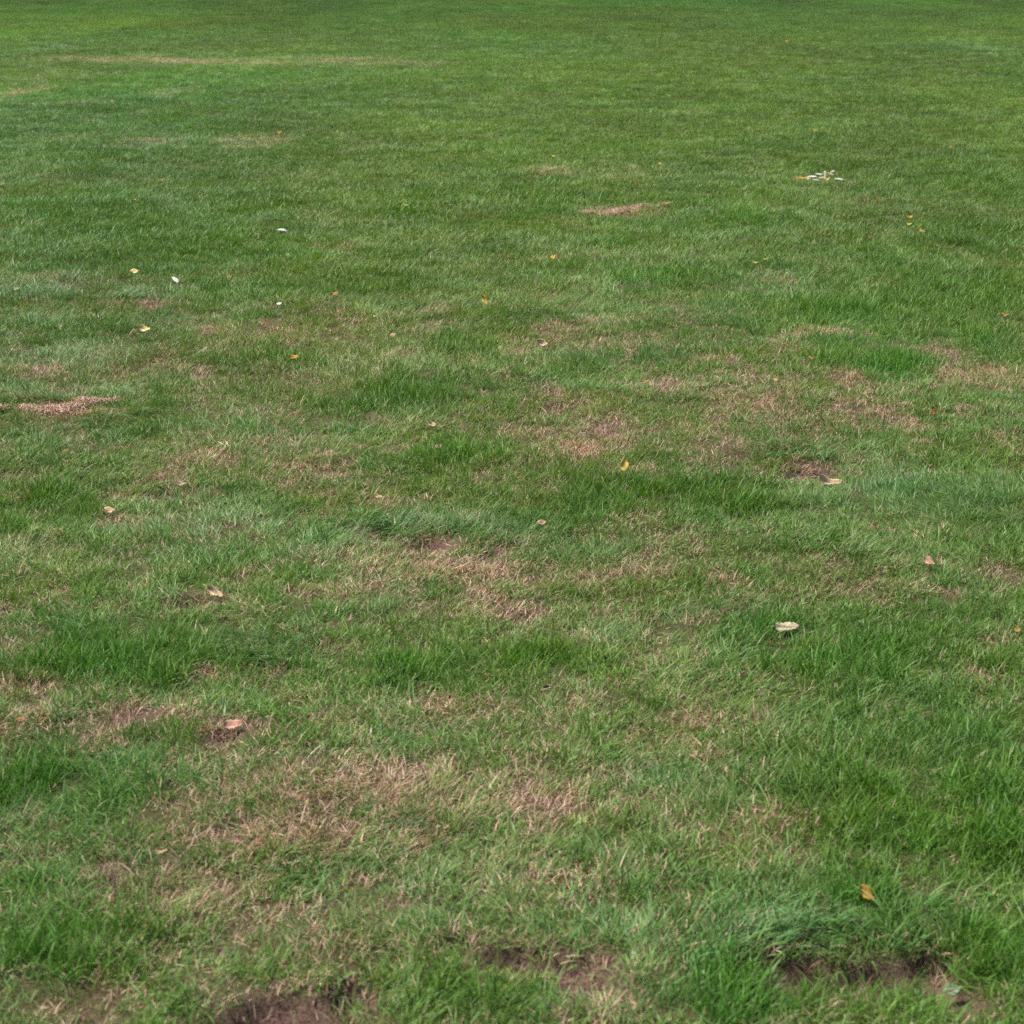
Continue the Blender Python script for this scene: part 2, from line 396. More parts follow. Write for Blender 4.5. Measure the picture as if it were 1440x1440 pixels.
def instancer(name, protos, pts, rot, scl, pid, dry, gcol, mat, **props):
    """one object: the tuft shapes plus a cloud of places; geometry nodes set a tuft at each place"""
    vs, fs, off, kind, bt, bv, bw = [], [], 0, [], [], [], []
    for k, (V, F, t, a, b) in enumerate(protos):
        vs.append(V); fs.append(F + off); off += len(V)
        kind.append(np.full(len(V), k)); bt.append(t); bv.append(a); bw.append(b)
    n0, n1 = off, len(pts)
    z = lambda w: np.zeros((n0, w), np.float32)
    cat = lambda a, b: np.concatenate([a, b]).astype(np.float32)
    at = {'proto': ('INT', np.concatenate(kind + [np.full(n1, -1)]).astype(np.int32)),
          'bt': ('FLOAT', cat(np.concatenate(bt), np.zeros(n1))), 'bv': ('FLOAT', cat(np.concatenate(bv), np.zeros(n1))),
          'bw': ('FLOAT', cat(np.concatenate(bw), np.zeros(n1))),
          'rot': ('FLOAT_VECTOR', cat(z(3), rot)), 'scl': ('FLOAT_VECTOR', cat(z(3), scl)),
          'pid': ('INT', np.concatenate([np.zeros(n0), pid]).astype(np.int32)),
          'dry': ('FLOAT', cat(np.zeros(n0), dry)), 'gcol': ('FLOAT_COLOR', cat(z(4), (gcol if gcol.shape[1] == 4 else np.concatenate([gcol, np.ones((n1, 1))], 1))))}
    me = mesh_np(name, np.concatenate(vs + [pts]), fs, at, mat)
    ob = link(name, me, **props)
    ng = bpy.data.node_groups.new(name + '_nodes', 'GeometryNodeTree')
    ng.interface.new_socket('Geometry', in_out='INPUT', socket_type='NodeSocketGeometry')
    ng.interface.new_socket('Geometry', in_out='OUTPUT', socket_type='NodeSocketGeometry')
    N, L = ng.nodes, ng.links
    gi, go = N.new('NodeGroupInput'), N.new('NodeGroupOutput')
    def named(nm, ty):
        a = N.new('GeometryNodeInputNamedAttribute'); a.data_type = ty; a.inputs['Name'].default_value = nm
        return a.outputs['Attribute']
    pk = named('proto', 'INT')
    def sep(k):
        c = N.new('FunctionNodeCompare'); c.data_type = 'INT'; c.operation = 'EQUAL'
        L.new(pk, c.inputs[2]); c.inputs[3].default_value = k
        s = N.new('GeometryNodeSeparateGeometry'); s.domain = 'POINT'
        L.new(gi.outputs[0], s.inputs[0]); L.new(c.outputs[0], s.inputs[1])
        return s.outputs[0]
    join = N.new('GeometryNodeGeometryToInstance')
    for k in reversed(range(len(protos))):
        L.new(sep(k), join.inputs[0])
    mp = N.new('GeometryNodeMeshToPoints'); L.new(sep(-1), mp.inputs[0])
    ip = N.new('GeometryNodeInstanceOnPoints')
    L.new(mp.outputs[0], ip.inputs['Points']); L.new(join.outputs[0], ip.inputs['Instance'])
    ip.inputs['Pick Instance'].default_value = True
    L.new(named('pid', 'INT'), ip.inputs['Instance Index'])
    L.new(named('rot', 'FLOAT_VECTOR'), ip.inputs['Rotation']); L.new(named('scl', 'FLOAT_VECTOR'), ip.inputs['Scale'])
    L.new(ip.outputs[0], go.inputs[0])
    md = ob.modifiers.new('tufts', 'NODES'); md.node_group = ng
    return ob

def scatter(y0, y1, dens, r):
    """random places on the lawn between two distances; dens(y) per square metre"""
    xs, ys = [], []
    edges = np.geomspace(y0, y1, 60)
    for a, b in zip(edges[:-1], edges[1:]):
        hw = .36 * b + .9
        n = r.poisson(dens((a + b) / 2) * (b - a) * 2 * hw)
        xs.append(r.uniform(-hw, hw, n)); ys.append(r.uniform(a, b, n))
    return np.concatenate(xs), np.concatenate(ys)

LEAF_SPOTS = []     # filled below, before the grass is laid out

def green_colour(x, y, lush, cool, dry, r):
    n = len(x)
    c_mid = np.array([.086, .184, .028]); c_lush = np.array([.062, .172, .010])
    c_cool = np.array([.084, .180, .058]); c_olive = np.array([.130, .185, .032])
    far = sstep(9, 26, y)[:, None]
    c = np.repeat(c_mid[None], n, 0) * (1 - far) + far * np.array([.102, .194, .022])
    c = c + (c_lush - c) * np.clip(lush * (.45 + .8 * r.random(n)), 0, 1)[:, None]
    c = c + (c_cool - c) * np.clip(cool * (.25 + 1.1 * r.random(n)), 0, .9)[:, None]
    c = c + (c_olive - c) * np.clip(dry * .55 * (1 - lush), 0, .7)[:, None]
    edge = sstep(40, 66, y)[:, None]              # shade along the far side of the lawn, painted into the grass colour
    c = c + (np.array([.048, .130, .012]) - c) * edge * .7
    fy = sstep(9, 22, y)
    br = np.exp(r.normal(0, 1, n) * (.13 + .10 * fy)) * (1 + (.16 + .16 * fy) * fbm(x, y, .5, 3, 81)) * (1 + (.14 + .26 * fy) * fbm(x, y * .35, 3.2, 3, 83))
    yel = .28 * fbm(x, y * .35, 4, 3, 87) + .18 * fbm(x, y, .28, 2, 89)
    c[:, 0] *= 1 + yel; c[:, 2] *= 1 - yel
    c = c * br[:, None]
    c[:, 0] *= np.exp(r.normal(0, .10, n)); c[:, 2] *= np.exp(r.normal(0, .12, n))
    return np.clip(c, .005, .6)

def lay_grass():
    r = np.random.default_rng(31)
    P, RT, SC, ID, DR, GC = [], [], [], [], [], []
    def layer(y0, y1, dens, zone):
        x, y = scatter(y0, y1, dens, r)
        dry, bare, lush, cool = f = fields(x, y)
        dith = r.random(len(x))
        if zone == 'near': keep = dith > sstep(7.5, 11, y)
        elif zone == 'mid': keep = (dith < sstep(7.5, 11, y)) & (r.random(len(x)) > sstep(34, 48, y))
        else: keep = dith < sstep(34, 48, y)
        if zone != 'far': bare = np.clip(bare + .42 * sstep(.1, .7, -fbm(x, y, .085, 2, 99)), 0, 1)
        thin = np.clip(1 - 1.12 * bare ** 1.5, 0, 1) * (1 - .12 * np.clip(dry, 0, 1) * (1 - lush))
        keep &= r.random(len(x)) < thin
        x, y, dry, bare, lush, cool = (a[keep] for a in (x, y, dry, bare, lush, cool))
        n = len(x); z = height(x, y, (dry, bare, lush, cool))
        q = r.random(n)
        clump = fbm(x, y, .085, 2, 99)
        flow = 2.2 * math.pi * fbm(x, y, .8, 2, 91) + .2
        rz = r.random(n) * 2 * math.pi
        if zone == 'near':
            pid = P_MIX + r.integers(0, 6, n)
            ml = q < lush * 1.0; pid[ml] = P_LUSH + r.integers(0, 5, ml.sum())
            q2 = r.random(n); mc = (q2 < cool * 1.0 + .05) & ~(ml & (q < .5 * lush)); pid[mc] = P_COMB + r.integers(0, 5, mc.sum())
            ms = (r.random(n) < np.clip(dry * 1.1 - .35, 0, .8)) & ~mc & ~ml; pid[ms] = P_SHORT + r.integers(0, 4, ms.sum())
            rz[mc] = flow[mc] + r.normal(0, .5, mc.sum())
            sc = (.86 + .16 * lush + .06 * cool - .10 * dry) * (1 + .38 * clump)
        elif zone == 'mid':
            pid = P_MID + r.integers(0, 6, n)
            mc = r.random(n) < .25 + .6 * cool; pid[mc] = P_MIDC + r.integers(0, 4, mc.sum())
            rz[mc] = flow[mc] + r.normal(0, .7, mc.sum())
            sc = (.84 + .26 * lush - .15 * dry) * (1 + .36 * clump + .20 * fbm(x, y, .45, 2, 101) * sstep(9, 16, y))
        else:
            pid = P_FAR + r.integers(0, 5, n)
            sc = (.95 + .25 * lush - .2 * dry) * (1 + .35 * fbm(x, y, .7, 2, 101))
        sc = sc * np.exp(r.normal(0, .13, n))
        press = np.ones(n)
        for lx, ly, lr in LEAF_SPOTS:
            d = np.hypot(x - lx, (y - ly - 0) * .8)
            press = np.minimum(press, np.where(d < lr * .8, .36, np.where((d < lr * 1.6) & (y < ly), .72, 1)))
        scz = sc * press
        s3 = np.stack([np.where(press < .9, sc * .9, sc)] * 2 + [scz], 1)
        if zone == 'far': s3[:, :2] = 1.0
        rot = np.stack([r.normal(0, .10, n), r.normal(0, .10, n), rz], 1)
        if zone == 'far': rot[:, :2] *= .2
        P.append(np.stack([x, y, z], 1)); RT.append(rot); SC.append(s3); ID.append(pid)
        dd = np.clip(dry * 1.1 - .13 + r.normal(0, .13, n), 0.02, .84)
        dd = dd * np.where(pid < P_MIX, .4, 1)
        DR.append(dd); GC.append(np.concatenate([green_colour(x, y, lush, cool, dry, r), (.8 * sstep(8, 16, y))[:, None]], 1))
    layer(1.6, 11.2, lambda y: 3000 * (4.5 / max(y, 4.5)) ** .8, 'near')
    layer(7.4, 49, lambda y: 900 * (8 / y) ** .85, 'mid')
    layer(33, 120, lambda y: 85 * (33 / y) ** .8, 'far')
    c = np.concatenate
    return instancer('grass', PROT, c(P), c(RT), c(SC), c(ID), c(DR), c(GC), M_BLADE,
                     label='green and straw-flecked mown lawn grass covering the whole ground', category='grass', kind='stuff')

# dead straw lying between the living blades
SPROT = [tuft(9, .030, .012, .034, .95, 1.60, .25, .0011, 0, 3, 300 + k) for k in range(6)] + \
        [tuft(15, .026, .014, .042, .05, .85, .7, .0012, 0, 4, 340 + k) for k in range(6)]
def lay_straw():
    r = np.random.default_rng(77)
    x, y = scatter(1.6, 14, lambda y: 2600 * (4.5 / max(y, 4.5)) ** .9, r)
    dry, bare, lush, cool = fields(x, y)
    edge = 4 * bare * (1 - bare)
    keep = r.random(len(x)) < np.clip(.04 + .9 * dry + .2 * edge - .55 * sstep(.75, 1, bare) - .5 * lush * (1 - dry), .03, 1)
    x, y, dry, bare, lush, cool = (a[keep] for a in (x, y, dry, bare, lush, cool))
    n = len(x); z = height(x, y, (dry, bare, lush, cool)) + .003
    up = r.random(n) < .68
    pid = np.where(up, 6 + r.integers(0, 6, n), r.integers(0, 6, n))
    sc = .85 * np.exp(r.normal(0, .2, n))
    rot = np.stack([r.normal(0, .1, n), r.normal(0, .1, n), r.random(n) * 6.283], 1)
    v = np.exp(r.normal(0, .2, n)) * (1 + .3 * fbm(x, y, .25, 2, 95)) * (1 - .3 * bare)
    g = np.stack([v, v * np.exp(r.normal(0, .04, n)), v * np.exp(r.normal(0, .07, n))], 1)
    z = z + np.where(up, 0, r.random(n) * .012)
    return instancer('dry_grass', SPROT, np.stack([x, y, z], 1), rot, np.stack([sc] * 3, 1), pid, np.zeros(n), g, M_STRAW,
                     label='dead tan straw thatch lying between the green blades in worn patches', category='dry grass', kind='stuff')

# ------------------------------------------------------------------ leaves, feathers, litter
_mats = {}
def leaf_material(name, a, b, rough=.6, trans=.25, spots=.75):
    if name in _mats: return _mats[name]
    m, nt, N, L = new_mat(name)
    tc = N.new('ShaderNodeTexCoord')
    n = N.new('ShaderNodeTexNoise'); n.inputs['Scale'].default_value = 55; n.inputs['Detail'].default_value = 5
    L.new(tc.outputs['Object'], n.inputs['Vector'])
    r = N.new('ShaderNodeMapRange'); r.inputs[1].default_value = .35; r.inputs[2].default_value = .68
    L.new(n.outputs['Fac'], r.inputs[0])
    c = mixc(nt, r.outputs[0], a, b)
    n2 = N.new('ShaderNodeTexNoise'); n2.inputs['Scale'].default_value = 130; n2.inputs['Detail'].default_value = 4
    L.new(tc.outputs['Object'], n2.inputs['Vector'])
    r2 = N.new('ShaderNodeMapRange'); r2.inputs[1].default_value = .56; r2.inputs[2].default_value = .70; r2.inputs[4].default_value = spots
    L.new(n2.outputs['Fac'], r2.inputs[0])
    c = mixc(nt, r2.outputs[0], c, tuple(k * .38 * w for k, w in zip(a, (1.1, .9, .8))))
    p = N.new('ShaderNodeBsdfPrincipled'); L.new(c, p.inputs['Base Color'])
    p.inputs['Roughness'].default_value = rough; p.inputs['Specular IOR Level'].default_value = .18
    t = N.new('ShaderNodeBsdfTranslucent'); L.new(c, t.inputs['Color'])
    mx = N.new('ShaderNodeMixShader'); mx.inputs[0].default_value = trans
    L.new(p.outputs[0], mx.inputs[1]); L.new(t.outputs[0], mx.inputs[2])
    o = N.new('ShaderNodeOutputMaterial'); L.new(mx.outputs[0], o.inputs[0])
    _mats[name] = m
    return m
COLS = {'yellow': ((.48, .34, .06), (.62, .47, .13)), 'gold': ((.42, .23, .035), (.56, .33, .06)),
        'pale_yellow': ((.56, .45, .16), (.72, .62, .32)), 'cream': ((.42, .31, .18), (.58, .46, .30)),
        'tan': ((.42, .28, .15), (.62, .45, .28)), 'pink_tan': ((.40, .22, .15), (.58, .36, .25)),
        'orange': ((.36, .17, .05), (.48, .27, .09)), 'rust': ((.24, .10, .03), (.36, .17, .06)),
        'brown': ((.27, .17, .09), (.40, .27, .16)), 'pale_green': ((.17, .24, .13), (.29, .35, .22)),
        'white': ((.55, .55, .53), (.70, .70, .68)), 'grey': ((.20, .18, .16), (.34, .31, .28)),
        'pale_blade': ((.20, .30, .15), (.30, .40, .22)), 'dull_gold': ((.27, .17, .055), (.40, .27, .09)), 'ivory': ((.42, .34, .22), (.54, .46, .33))}
def lm(c): return leaf_material('leaf_' + c, *COLS[c], spots=.1 if c == 'white' else .75)

def leaf_blade(L, W, curl, fold, wave, seed, serr=.0, tipp=1.0):
    """a shaped leaf: pointed oval outline, folded along its midrib, curled along its length, with thickness"""
    r = random.Random(seed)
    nu, nv = 15, 7
    top = []
    ph = r.random() * 6
    rag = [[1 - max(0, r.gauss(.02, .13)) for _ in range(nu)] for _ in (0, 1)]
    for i in range(nu):
        s = i / (nu - 1)
        prof = (math.sin(math.pi * s ** .82) ** .75) * (1 - .28 * s * tipp)
        if i in (0, nu - 1): prof = .04
        for j in range(nv):
            t = j / (nv - 1) * 2 - 1
            e = 1 + serr * (1 if (i % 2) else -1) * abs(t) ** 3
            e *= 1 - (1 - rag[j > nv // 2][i]) * abs(t)
            x = (s - .5) * L
            y = t * W * .5 * prof * e
            z = fold * abs(t) * W * .5 * prof + curl * L * ((s - .5) ** 2 * 2.2 - .2) + wave * L * math.sin(ph + s * 8 + t * 2.2) * abs(t)
            top.append((x, y, z))
    top = np.array(top); th = .0005
    bot = top - np.array([0, 0, th])
    idx = np.arange(nu * nv).reshape(nu, nv); n = nu * nv
    q = np.stack([idx[:-1, :-1], idx[1:, :-1], idx[1:, 1:], idx[:-1, 1:]], -1).reshape(-1, 4)
    rim = np.concatenate([idx[:-1, 0], idx[-1, :-1], idx[:0:-1, -1], idx[0, :0:-1]])
    nx = np.roll(rim, -1)
    side = np.stack([rim, rim + n, nx + n, nx], -1)
    return np.concatenate([top, bot]), [np.concatenate([q, q[:, ::-1] + n, side])]
def tube(path, rads, k=5):
    path = [Vector(p) for p in path]; V = []
    for i, p in enumerate(path):
        d = (path[min(i + 1, len(path) - 1)] - path[max(i - 1, 0)]).normalized()
        a = d.orthogonal().normalized(); b = d.cross(a)
        for j in range(k):
            an = 2 * math.pi * j / k
            V.append(p + (a * math.cos(an) + b * math.sin(an)) * rads[i])
    F = [(i * k + j, i * k + (j + 1) % k, (i + 1) * k + (j + 1) % k, (i + 1) * k + j) for i in range(len(path) - 1) for j in range(k)]
    return np.array([tuple(v) for v in V]), [np.array(F)]

def orient(heading, tilt, roll):
    # roll about the leaf's own length, then heading, then tilt of its face towards the viewer's side (-Y)
    return (Matrix.Rotation(math.radians(tilt), 3, 'X') @ Matrix.Rotation(math.radians(heading), 3, 'Z') @ Matrix.Rotation(math.radians(roll), 3, 'X')).to_euler()

def put_leaf(u, v, L, W, heading, tilt, roll, colour, label, curl=.25, fold=.25, wave=.06, lift=.017, stem=True, serr=.06,
             group='fallen leaves scattered on the lawn', category='leaf', name='fallen_leaf', seed=None):
    x, y = ground_xy(u, v)
    seed = seed if seed is not None else int(u * 7 + v)
    z = zat(x, y) + lift + abs(math.sin(math.radians(tilt))) * (L * abs(math.sin(math.radians(heading))) + W * abs(math.cos(math.radians(heading)))) * .4
    root = bpy.data.objects.new(name, None); col.objects.link(root)
    root.empty_display_size = .02
    root.location = (x, y, z); root.rotation_euler = orient(heading, tilt, roll)
    root['label'] = label; root['category'] = category
    if group: root['group'] = group
    V, F = leaf_blade(L, W, curl, fold, wave, seed, serr)
    link('leaf_blade', mesh_np('leaf_blade', V, F, None, lm(colour)), root)
    e = -L * .5; zc = curl * L * .35
    V, F = tube([(e + L * .9, 0, zc * .6 + .0008), (e + L * .7, 0, curl * L * (.04 * 2.2 - .2) + .0006), (e + L * .45, 0, curl * L * -.19 + .0008), (e + L * .2, 0, curl * L * -.01 + .0008), (e, 0, zc + .0006)],
                [.0002, .0004, .0005, .0006, .0007])
    link('midrib', mesh_np('midrib', V, F, None, lm(colour)), root)
    if stem:
        V, F = tube([(e, 0, zc), (e - L * .15, .001, zc * .8), (e - L * .35, .004, zc * .2 - .003)], [.0008, .0007, .0009])
        link('stem', mesh_np('stem', V, F, None, lm('tan' if colour != 'pale_green' else colour)), root)
    LEAF_SPOTS.append((x, y, max(L, W) * .62))
    return root

def put_fleck(u, v, L, W, heading, tilt, colour, label, group, lift=.018, category='leaf', name='leaf_fragment', curl=.3):
    x, y = ground_xy(u, v)
    V, F = leaf_blade(L, W, curl, .2, .05, int(u * 3 + v), .08)
    o = link(name, mesh_np(name, V, F, None, lm(colour)), label=label, category=category, group=group)
    o.location = (x, y, zat(x, y) + lift + abs(math.sin(math.radians(tilt))) * max(L, W) * .35)
    o.rotation_euler = orient(heading, tilt, 0)
    LEAF_SPOTS.append((x, y, max(L, W) * .6))
    return o

def put_feather(u, v, L, W, heading, tilt, roll, colour, label, group, lift=.022, arch=.25):
    """a feather: two vanes of barbs either side of a bare-based quill"""
    x, y = ground_xy(u, v)
    root = bpy.data.objects.new('feather', None); col.objects.link(root); root.empty_display_size = .02
    root.location = (x, y, zat(x, y) + lift + abs(math.sin(math.radians(tilt))) * L * abs(math.sin(math.radians(heading))) * .4)
    root.rotation_euler = orient(heading, tilt, roll)
    root['label'] = label; root['category'] = 'feather'; root['group'] = group
    zf = lambda s: arch * L * (.25 - (s - .5) ** 2)
    pts = [((s - .5) * L, 0, zf(s)) for s in (0, .2, .4, .6, .8, 1)]
    V, F = tube(pts, [.0011, .001, .0008, .0006, .0004, .0002])
    link('quill', mesh_np('quill', V, F, None, lm('ivory')), root)
    r = random.Random(int(u + v))
    for sg in (1, -1):
        vs, fs = [], []
        nb = 26
        for i in range(nb):
            s = .18 + .8 * i / (nb - 1)
            w = W * .5 * (math.sin(math.pi * min(1, (s - .1) / .92)) ** .6) * (.86 + .2 * r.random()) * (1 if sg > 0 else .72)
            x0, z0 = (s - .5) * L, zf(s); st = L * .8 / nb * .62
            dx = w * .55
            b = len(vs)
            for (xx, yy, zz) in ((x0 - st, 0, z0), (x0 + st, 0, z0), (x0 + st * .6 + dx, sg * w, z0 - .12 * w), (x0 - st * .6 + dx, sg * w, z0 - .12 * w)):
                vs.append((xx, yy, zz))
            for k in range(4): vs.append((vs[b + k][0], vs[b + k][1], vs[b + k][2] - .0004))
            fs += [(b, b + 1, b + 2, b + 3), (b + 7, b + 6, b + 5, b + 4), (b, b + 4, b + 5, b + 1), (b + 1, b + 5, b + 6, b + 2), (b + 2, b + 6, b + 7, b + 3), (b + 3, b + 7, b + 4, b)]
        link('vane', mesh_np('vane', np.array(vs), [np.array(fs)], None, lm(colour), False), root)
    LEAF_SPOTS.append((x, y, L * .6))
    return root

G = 'fallen leaves scattered on the lawn'
put_leaf(190, 388, .050, .036, 10, 28, 0, 'pale_yellow', 'pale yellow leaf lying directly behind the white feather beside the flattened blue-green grass')
put_leaf(204, 475, .056, .040, -20, 34, 0, 'pale_yellow', 'pale lemon curled leaf sitting on dense grass beyond the long strip of dry clippings', curl=.5)
put_leaf(472, 424, .034, .026, 20, 30, 0, 'orange', 'small orange leaf near the white scrap on green grass', stem=False)
put_leaf(414, 510, .038, .028, 0, 30, 0, 'gold', 'amber leaf half sunk in pale worn grass, between two darker tufts', stem=False)
put_leaf(553, 481, .032, .022, 60, 40, 0, 'tan', 'small tan leaf standing behind a tall upright grass tuft', stem=False)
put_leaf(681, 436, .052, .026, 112, 62, 0, 'yellow', 'bright yellow pointed leaf standing upright in the grass', curl=.2, fold=.5)
put_leaf(763, 494, .050, .034, -25, 38, 10, 'cream', 'cream curled leaf with a brown stripe beside a brown worn patch', curl=.6, fold=.5)
put_leaf(778, 370, .040, .026, 70, 45, 0, 'yellow', 'yellow leaf alone on thin grass beyond the upright yellow leaf', stem=False)
put_leaf(608, 608, .030, .022, -30, 40, 0, 'cream', 'small cream leaf folded on green grass above a pinkish scrap', curl=.5, stem=False)
put_leaf(617, 637, .028, .020, 40, 30, 0, 'pink_tan', 'small pinkish tan leaf just before the small folded cream leaf', stem=False)
put_leaf(878, 669, .048, .029, 96, 58, 0, 'yellow', 'bright yellow oblong leaf standing on end beside a lush green clump', curl=.15, fold=.2)
put_leaf(908, 549, .036, .024, 5, 18, 0, 'dull_gold', 'dull amber leaf lying flat next to a brown hollow in worn turf', stem=False)
put_leaf(1167, 690, .068, .034, -14, 36, 0, 'cream', 'long cream and tan leaf curled up just before the brown bare hollow', curl=.55, fold=.6)
put_leaf(1106, 889, .058, .042, 4, 12, 8, 'ivory', 'broad pale ivory leaf lying flat on combed green grass', curl=.12, fold=.1)
put_leaf(304, 842, .054, .024, -36, 26, 15, 'cream', 'narrow cream leaf tipped up at the edge of a small bare hollow', curl=.35, fold=.5)
put_leaf(329, 1028, .040, .030, 10, 30, 0, 'pink_tan', 'dull pink-brown leaf on bare ground next to a single broad grass blade', curl=.2)
put_leaf(154, 722, .040, .028, 0, 24, 0, 'tan', 'light brown leaf at the foot of a lush tuft', curl=.3, stem=False)
put_leaf(92, 638, .022, .014, 10, 24, 0, 'dull_gold', 'tiny dull golden leaf in grass just before the long clippings strip', stem=False)
put_leaf(762, 746, .028, .022, 15, 30, 0, 'pink_tan', 'small rounded pinkish leaf beyond the two dark hollows', stem=False)
put_leaf(1306, 802, .034, .028, -50, 30, 0, 'pink_tan', 'pinkish broad leaf near a small bare brown scrape', stem=False)
put_leaf(1218, 1284, .036, .020, -52, 42, 0, 'gold', 'glowing orange-yellow leaf tucked in tall grass above shaded bare soil', curl=.3, fold=.4, stem=False)
put_leaf(1340, 1396, .030, .024, 18, 24, 0, 'pale_green', 'pale silvery green leaf lying on shaded bare soil', curl=.2, fold=.15)
put_leaf(1311, 590, .030, .020, 80, 55, 0, 'rust', 'rusty brown leaf upright among straw-coloured blades', stem=False)
put_leaf(1413, 456, .036, .022, 10, 26, 0, 'orange', 'pale orange leaf lying in thick grass above a straw-coloured patch', stem=False)
put_leaf(322, 398, .036, .026, 40, 24, 0, 'brown', 'brown curled leaf sunk in green grass', curl=.4, fold=.3, stem=False)
put_leaf(1430, 897, .022, .016, 70, 26, 0, 'dull_gold', 'small dull golden leaf alone in dense grass', stem=False)
put_leaf(228, 1219, .026, .010, 14, 20, 0, 'tan', 'slim tan leaf beside a round brown scrape in straw', stem=False)
put_leaf(30, 1023, .020, .012, 6, 24, 0, 'orange', 'small orange-brown leaf on worn straw turf before a large lush clump', stem=False)
put_leaf(256, 686, .030, .018, -10, 24, 0, 'ivory', 'small whitish leaf on a brown bare streak', stem=False, curl=.4)
put_leaf(976, 1068, .022, .014, 40, 30, 0, 'cream', 'small cream leaf scrap on pink-brown straw', stem=False)
put_leaf(1120, 668, .030, .016, -30, 40, 10, 'grey', 'grey curled leaf lying in the brown bare hollow', stem=False, curl=.5)
put_leaf(533, 705, .024, .016, -20, 30, 0, 'cream', 'small cream leaf at the rim of a straw hollow', stem=False)
put_leaf(1141, 517, .030, .020, 0, 18, 0, 'dull_gold', 'dull golden leaf on mottled olive turf', stem=False)

GF = 'tiny leaf flecks far out on the lawn'
for u, v, L, c, t in (
    (1280,311,.050,'gold','golden fleck in a loose trio of leaf bits in dark green grass'),(1295,333,.044,'gold','golden fleck in a loose trio of leaf bits in dark green grass'),
    (1278,322,.044,'yellow','yellow fleck set between two golden ones in dark green grass'),
    (1062,376,.034,'yellow','small yellow fleck, one of a close pair in thick green grass'),(1076,371,.034,'yellow','small yellow fleck, one of a close pair in thick green grass'),
    (778,221,.040,'yellow','tiny yellow fleck just beyond a faded tan streak of lawn'),(928,235,.040,'yellow','tiny yellow fleck on the lawn beyond the brown clippings heap'),
    (1057,242,.036,'gold','tiny golden fleck on open grass beside the heap of feathers'),(393,191,.060,'gold','golden fleck on the bleached straw streak'),
    (227,255,.044,'orange','orange fleck in even grass before the bleached straw streak'),(158,146,.060,'orange','orange fleck in thin grass beyond the bleached straw streak'),
    (1106,58,.09,'gold','golden speck on the far smooth end of the lawn'),(1145,189,.05,'gold','golden speck on green lawn beyond the heap of feathers'),
    (1336,212,.05,'gold','golden speck alone on clean lawn beside the heap of feathers'),(571,298,.04,'yellow','tiny yellow fleck in tall even grass near the brown clippings heap'),
    (1090,550,.024,'yellow','tiny yellow fleck on mottled straw turf'),(915,442,.026,'orange','tiny orange fleck on green turf near a faded patch'),
    (532,247,.03,'tan','tiny tan fleck on even green lawn'),(1240,522,.020,'yellow','tiny yellow fleck in a dark lush tuft'),
    (527,454,.02,'pale_yellow','tiny pale lemon fleck near the small orange leaf'),(190,287,.03,'gold','tiny golden fleck in deep grass beyond the two pale yellow leaves')):
    put_fleck(u, v, L * .8, L * .5, (u * 13) % 90 - 45, 30, c, t, GF)

GW = 'loose white feathers on the lawn'
put_feather(246, 404, .058, .024, -52, 30, 0, 'white', 'white feather tipped up in the grass between two pale yellow leaves', GW)
put_feather(395, 326, .072, .030, -8, 20, 0, 'white', 'white fluffy feather lying alone on dense green grass', GW, arch=.5)
put_fleck(393, 440, .026, .018, 20, 30, 'white', 'tiny white scrap lying in pale grass near the small orange leaf', 'white scraps on the lawn', category='scrap', name='paper_scrap')
put_fleck(25, 418, .036, .022, 20, 30, 'ivory', 'dull white scrap in thick grass beside the flattened blue-green patch', 'white scraps on the lawn', category='scrap', name='paper_scrap')
GP = 'plucked feathers lying in a heap'
for u, v, L, W, h, t, c, l, lab in (
    (1140,249,.085,.034,8,16,'white',.022,'largest white feather lying flat in the plucked heap'),
    (1150,247,.06,.028,-20,14,'white',.025,'short white feather resting on top of the plucked heap'),
    (1160,251,.085,.020,84,40,'ivory',.02,'slim ivory feather lying crosswise over the plucked heap'),
    (1155,252,.07,.03,25,20,'cream',.02,'cream feather under the slim crosswise one in the plucked heap'),
    (1178,253,.07,.028,-14,16,'white',.02,'white feather lying apart at the end of the plucked heap'),
    (1170,245,.05,.018,40,20,'white',.02,'smallest white feather behind the plucked heap'),
    (1167,248,.06,.024,-40,22,'cream',.025,'cream feather slanting down beside the slim crosswise ivory one'),
    (1133,251,.06,.024,20,18,'cream',.018,'cream feather among the yellow leaf scraps of the plucked heap'),
    (1146,254,.06,.024,-10,12,'white',.018,'white feather low in the grass before the plucked heap')):
    put_feather(u, v, L, W, h, t, 0, c, lab, GP, lift=l)
for u, v, c, t in ((1120,251,'rust','rust-brown leaf scrap at the outer end of the feather heap'),(1127,252,'gold','golden leaf scrap next to the rust-brown one by the feathers'),
                (1136,253,'yellow','yellow leaf scrap under the cream feather of the heap'),(1163,254,'tan','tan leaf scrap before the slim crosswise ivory feather')):
    put_fleck(u, v, .045, .03, (u * 7) % 80 - 40, 25, c, t, 'leaf scraps beside the feathers')

